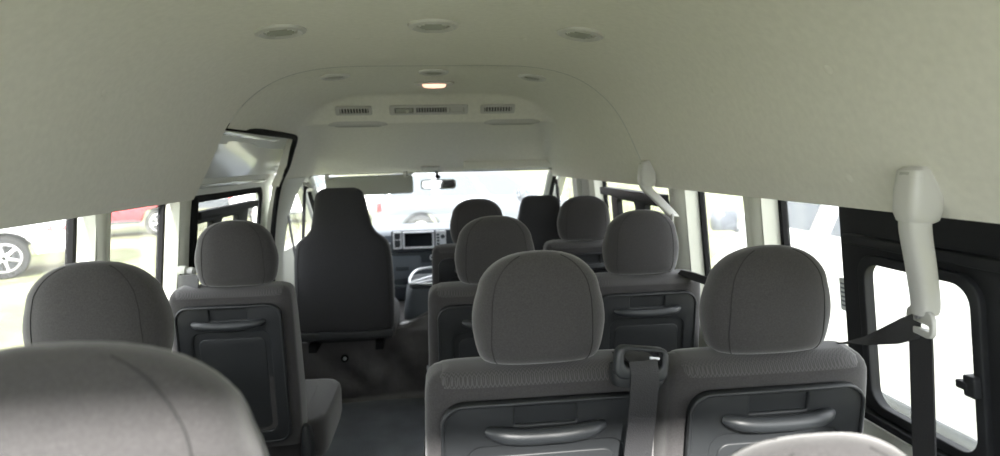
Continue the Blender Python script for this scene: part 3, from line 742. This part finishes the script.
link('cup_tray', box(-.30, -.12, -.06, .02, .115, .13, .004), 'dashlow', t)
link('silver_strip', box(-.80, -.305, -.05, -.03, .422, .430, .002), 'silver', t)
# steering wheel at the right
t = thing('steering_wheel', 'black steering wheel ahead of the right front seat', 'steering wheel', (.62, 3.98, .74), (.95, 0, 0))
link('rim', tube([(.185*math.cos(a), .185*math.sin(a), 0) for a in [2*PI*i/48 for i in range(49)]], .014, 12, caps=False), 'handle', t)
link('hub', pillow([(-.03, 0, .05, .04, 3), (0, 0, .075, .06, 3), (.02, 0, .06, .05, 3)], 32), 'dashlow', t)
for a in (0, PI, -PI/2): link('spoke', tube([(.05*math.cos(a), .05*math.sin(a), 0), (.18*math.cos(a), .18*math.sin(a), 0)], .012, 8, flat=.6), 'handle', t)
link('column', tube([(0, 0, -.02), (0, .0, -.09)], .03, 12), 'dashlow', t)
# console between the front seats
t = thing('centre_console', 'blue grey console box with silver frame between the front seats', 'console', (0, 3.55, .34))
link('box', pillow([(0, .05, .195, .21, 6), (.10, .05, .190, .21, 6), (.225, .05, .175, .20, 6), (.245, .05, .165, .19, 6)], 48), 'dash', t)
link('lid', pillow([(.243, .05, .16, .185, 6), (.258, .05, .158, .183, 6), (.266, .05, .145, .172, 6)], 48), 'dashlow', t)
sf = link('silver_frame', tube(spline([(-.150, -.10, .270), (-.155, .06, .275), (-.11, .19, .300), (.02, .21, .305), (.12, .16, .29), (.14, .0, .275), (.12, -.10, .270), (-.02, -.125, .268), (-.150, -.10, .270)], 4), .0085, 8), 'silver', t)
link('cross_bar', tube([(-.145, -.08, .272), (.10, .17, .294)], .007, 8), 'silver', sf)
link('cross_bar', tube([(-.12, -.10, .272), (.13, .08, .280)], .005, 8), 'silver', sf)

# ================================================================= outside: ground and vehicles
GZ = -.62
b = bmesh.new(); v = [b.verts.new(p) for p in ((-70, -30, GZ), (70, -30, GZ), (70, 120, GZ), (-70, 120, GZ))]; b.faces.new(v)
link('ground', b, 'grass', kind='structure')

def arch(cx, r, zc, z0, n=12):   # wheel arch points from right to left over the top
    a0 = math.asin((z0-zc)/r)
    return [(cx + r*math.cos(lerp(a0, PI-a0, k/n)), zc + r*math.sin(lerp(a0, PI-a0, k/n))) for k in range(n+1)]
def wheel(parent, x, y, r, w=.22):
    s = 1 if y > 0 else -1
    wlk = link('wheel', lathe([(r*.60, -w/2), (r*.92, -w/2), (r, -w*.32), (r, w*.32), (r*.92, w/2), (r*.60, w/2)], 40, axis='y', c=(x, y, r)), 'tyre', parent)
    link('rim', lathe([(r*.66, s*w*.50), (r*.62, s*w*.42), (r*.55, s*w*.10), (0, s*w*.08)], 32, axis='y', c=(x, y, r)), 'carplastic', wlk)
    bb = None
    bb = lathe([(r*.60, s*w*.30), (r*.68, s*w*.52), (r*.62, s*w*.54), (r*.58, s*w*.40)], 32, axis='y', c=(x, y, r), bm=bb)
    bb = lathe([(r*.16, s*w*.1), (r*.15, s*w*.44), (0, s*w*.46)], 20, axis='y', c=(x, y, r), bm=bb)
    for k in range(6):
        a = 2*PI*k/6+.3; bb = tube([(x+r*.1*math.cos(a), y+s*w*.40, r+r*.1*math.sin(a)), (x+r*.62*math.cos(a), y+s*w*.42, r+r*.62*math.sin(a))], [r*.09, r*.06], 8, bm=bb)
    link('spokes', bb, 'rim', wlk)
def vehicle(name, label, cat, loc, rz, spec, paint):
    """local frame: +x is forward, z=0 the ground"""
    t = thing(name, label, cat, loc, (0, 0, rz))
    L, W, r, wb0, wb1, clear, belt = spec['L'], spec['W'], spec['r'], spec['rear'], spec['front'], spec['clear'], spec['belt']
    ar = r*1.22
    low = [(L-.10, clear+.04), *arch(wb1, ar, r, clear), *arch(wb0, ar, r, clear), (.08, clear+.04), (0, clear+.18)] + spec['top']
    b = plate(low, [], W, .045); 
    for v_ in b.verts: v_.co.y += W/2
    for v_ in b.verts:       # slight barrel shape
        k = (v_.co.z-.75)/.6; v_.co.y *= 1-.05*max(0, k)**2-.03*max(0, -k)
    body = link('body', b, paint, t)
    # glasshouse
    for gi, (lo, hi, zt) in enumerate(spec['cabins']):
        (a0, a1), (c0, c1) = lo, hi; w0, w1 = W/2-.03, W/2-.20
        rings = []
        for k in range(7):
            q = k/6; xa, xb = lerp(a0, c0, q), lerp(a1, c1, q); ww = lerp(w0, w1, q**1.3); z = lerp(belt-.03, zt, q)
            rings.append([(p[0]*1.0, p[1], z) for p in [(u, v_) for u, v_ in rrect(xa, xb, -ww, ww, .10, 4)]])
        zt2 = zt+.035
        rings.append([(u, v_, zt2) for u, v_ in rrect(c0+.06, c1-.06, -w1+.08, w1-.08, .10, 4)])
        ch = link('cabin', loft(rings), paint, t)
        # side windows
        nwin = spec['nwin'][gi]
        for s in (-1, 1):
            for k in range(nwin):
                u0, u1 = k/nwin+.03, (k+1)/nwin-.02
                def gp(u, q, s=s): 
                    q2 = lerp(.14, .90, q); xa, xb = lerp(a0, c0, q2)+.05, lerp(a1, c1, q2)-.05; return (lerp(xa, xb, u), s*(lerp(w0, w1, q2**1.3)+.006), lerp(belt-.03, zt, q2))
                wb_ = loft([[gp(lerp(u0, u1, i/4), q/4) for i in range(5)] for q in range(5)], closed=False)
                link('side_window', wb_, 'carglass', ch)
        for end in (0, 1):
            def ep(u, q):
                q2 = lerp(.14, .90, q); xx = lerp(a0, c0, q2)-.006 if end == 0 else lerp(a1, c1, q2)+.006
                return (xx, lerp(-1, 1, u)*(lerp(w0, w1, q2)-.12), lerp(belt-.03, zt, q2))
            link('windscreen' if end else 'rear_window', loft([[ep(i/4, q/4) for i in range(5)] for q in range(5)], closed=False), 'carglass', ch)
    for xw in (wb0, wb1):
        for s in (-1, 1): wheel(t, xw, s*(W/2-.13), r)
    zl = spec.get('lamp', (.72, 1.0))
    for s in (-1, 1):
        link('tail_lamp', box(-.02, .10, s*(W/2-.09)-.09, s*(W/2-.09)+.095*1.0, zl[0], zl[1], .02), 'redlens', t)
        link('headlamp', box(L-.28, L-.02, s*(W/2-.14)-.13, s*(W/2-.14)+.13, zl[0]-.06, zl[0]+.12, .03), 'clearlens', t)
        mx = spec['mirror']; mi = link('wing_mirror', pillow([(-.09, 0, .05, .11, 3), (-.06, 0, .07, .125, 3), (.07, 0, .07, .125, 3), (.10, 0, .05, .11, 3)], 24), spec.get('mirmat', paint), t, loc=(mx, s*(W/2+.12), belt+.10))
        link('mirror_arm', tube([(0, 0, -.05), (0, -s*.14, -.10)], .02, 8), 'carplastic', mi)
        for k, xd in enumerate(spec['doors']):
            link('door_handle', box(xd-.09, xd+.09, s*(W/2-.03)-.03, s*(W/2-.03)+.05, belt-.17, belt-.135, .008), paint, t)
            link('door_gap', box(xd+.13, xd+.142, s*(W/2-.012)-.008, s*(W/2-.012)+.008, clear+.12, belt-.04), 'carplastic', t)
        link('sill', box(wb0+ar, wb1-ar, s*(W/2-.05)-.04, s*(W/2-.05)+.05, clear-.02, clear+.08, .02), 'carplastic', t)
    link('rear_bumper', box(-.10, .18, -W/2+.06, W/2-.06, clear+.06, clear+.28, .04), spec.get('bumper', paint), t)
    link('front_bumper', box(L-.20, L+.06, -W/2+.04, W/2-.04, clear+.02, clear+.30, .05), paint, t)
    link('number_plate', box(-.115, -.10, -.24, .24, clear+.30, clear+.42, .004), 'clearlens', t)
    return t
pickup = dict(L=5.2, W=1.84, r=.385, rear=1.25, front=4.25, clear=.42, belt=1.12, top=[(0, 1.10), (.03, 1.13), (1.85, 1.13), (3.75, 1.12), (4.95, 1.04), (5.15, .95), (5.2, .60)],
              cabins=[((1.80, 4.15), (1.98, 3.25), 1.72)], nwin=[2], doors=[2.3, 3.2], mirror=3.75, bumper='silver', lamp=(.80, 1.06))
suv = dict(L=4.75, W=1.84, r=.37, rear=.95, front=3.75, clear=.36, belt=1.10, top=[(-.02, .80), (.02, 1.09), (3.55, 1.09), (4.45, 1.0), (4.70, .88), (4.75, .55)],
           cabins=[((.05, 3.75), (.40, 2.85), 1.72)], nwin=[3], doors=[1.45, 2.45], mirror=3.2, lamp=(.86, 1.10))
vanS = dict(L=5.4, W=1.86, r=.34, rear=1.2, front=4.5, clear=.30, belt=1.22, top=[(0, 1.22), (4.95, 1.22), (5.28, 1.05), (5.4, .65)],
            cabins=[((0.0, 5.05), (.12, 4.45), 2.20)], nwin=[4], doors=[2.2, 4.1], mirror=4.9, mirmat='silver_car', lamp=(.80, 1.2))
def at_wheel(px, py, rz, spec, which='rear', side_=1):
    """origin so that the given wheel stands at (px,py)"""
    wx_ = spec[which]; wy = side_*(spec['W']/2-.13); c, s = math.cos(rz), math.sin(rz)
    return (px-(wx_*c-wy*s), py-(wx_*s+wy*c), GZ)
# left: the white pickup points left, its near side is its left... rear at the right
rzp = math.radians(180+33)
p = vehicle('pickup_truck', 'white pickup truck parked on the grass, seen through the rear left window', 'pickup truck', at_wheel(-7.75, 11.7, rzp, pickup, 'rear', 1), rzp, pickup, 'white_car')
# 4x4 style lettering on the bedside, built of strokes
def letters(txt, x0, z0, h, y, parent, material):
    S = {'S': [((1, 1), (0, 1)), ((0, 1), (0, .5)), ((0, .5), (1, .5)), ((1, .5), (1, 0)), ((1, 0), (0, 0))], 'R': [((0, 0), (0, 1)), ((0, 1), (1, 1)), ((1, 1), (1, .5)), ((1, .5), (0, .5)), ((.4, .5), (1, 0))],
         '4': [((.8, 0), (.8, 1)), ((.8, 1), (0, .35)), ((0, .35), (1, .35))], 'X': [((0, 0), (1, 1)), ((0, 1), (1, 0))], '5': [((1, 1), (0, 1)), ((0, 1), (0, .5)), ((0, .5), (1, .5)), ((1, .5), (1, 0)), ((1, 0), (0, 0))]}
    bb = None
    for i, ch in enumerate(txt):
        for (ax, az), (bx, bz) in S[ch]:
            bb = tube([(x0-i*h*.95-ax*h*.7, y, z0+az*h), (x0-i*h*.95-bx*h*.7, y, z0+bz*h)], h*.11, 6, bm=bb)
    return link('red_decal', bb, material, parent)
letters('4X4', .62, .80, .12, pickup['W']/2+.002, p, 'redink')
rz2 = math.radians(180+22)
vehicle('pickup_truck', 'red pickup truck parked further back, seen through the narrow left window', 'pickup truck', at_wheel(-7.9, 18.3, math.radians(22), pickup, 'front', -1), math.radians(22), pickup, 'red_car')
vehicle('suv', 'silver SUV parked across the view beyond the windscreen', 'car', at_wheel(-.30, 13.5, math.radians(4), suv, 'rear', -1), math.radians(4), suv, 'silver_car')
vehicle('suv', 'pale car further off behind the silver SUV, left part of the windscreen', 'car', (-6.6, 21.5, GZ), math.radians(-6), suv, 'white_car')
vehicle('van', 'white van parked alongside, filling the right windows', 'van', (3.75, .45, GZ), math.radians(90), vanS, 'white_car')
vehicle('suv', 'white SUV parked ahead at the right, seen through the side windows', 'car', (8.5, 11.5, GZ), math.radians(20), suv, 'white_car')
vehicle('suv', 'silver grey car on the grass seen through the sliding door window', 'car', (-11.5, 25.0, GZ), math.radians(10), suv, 'silver_car')
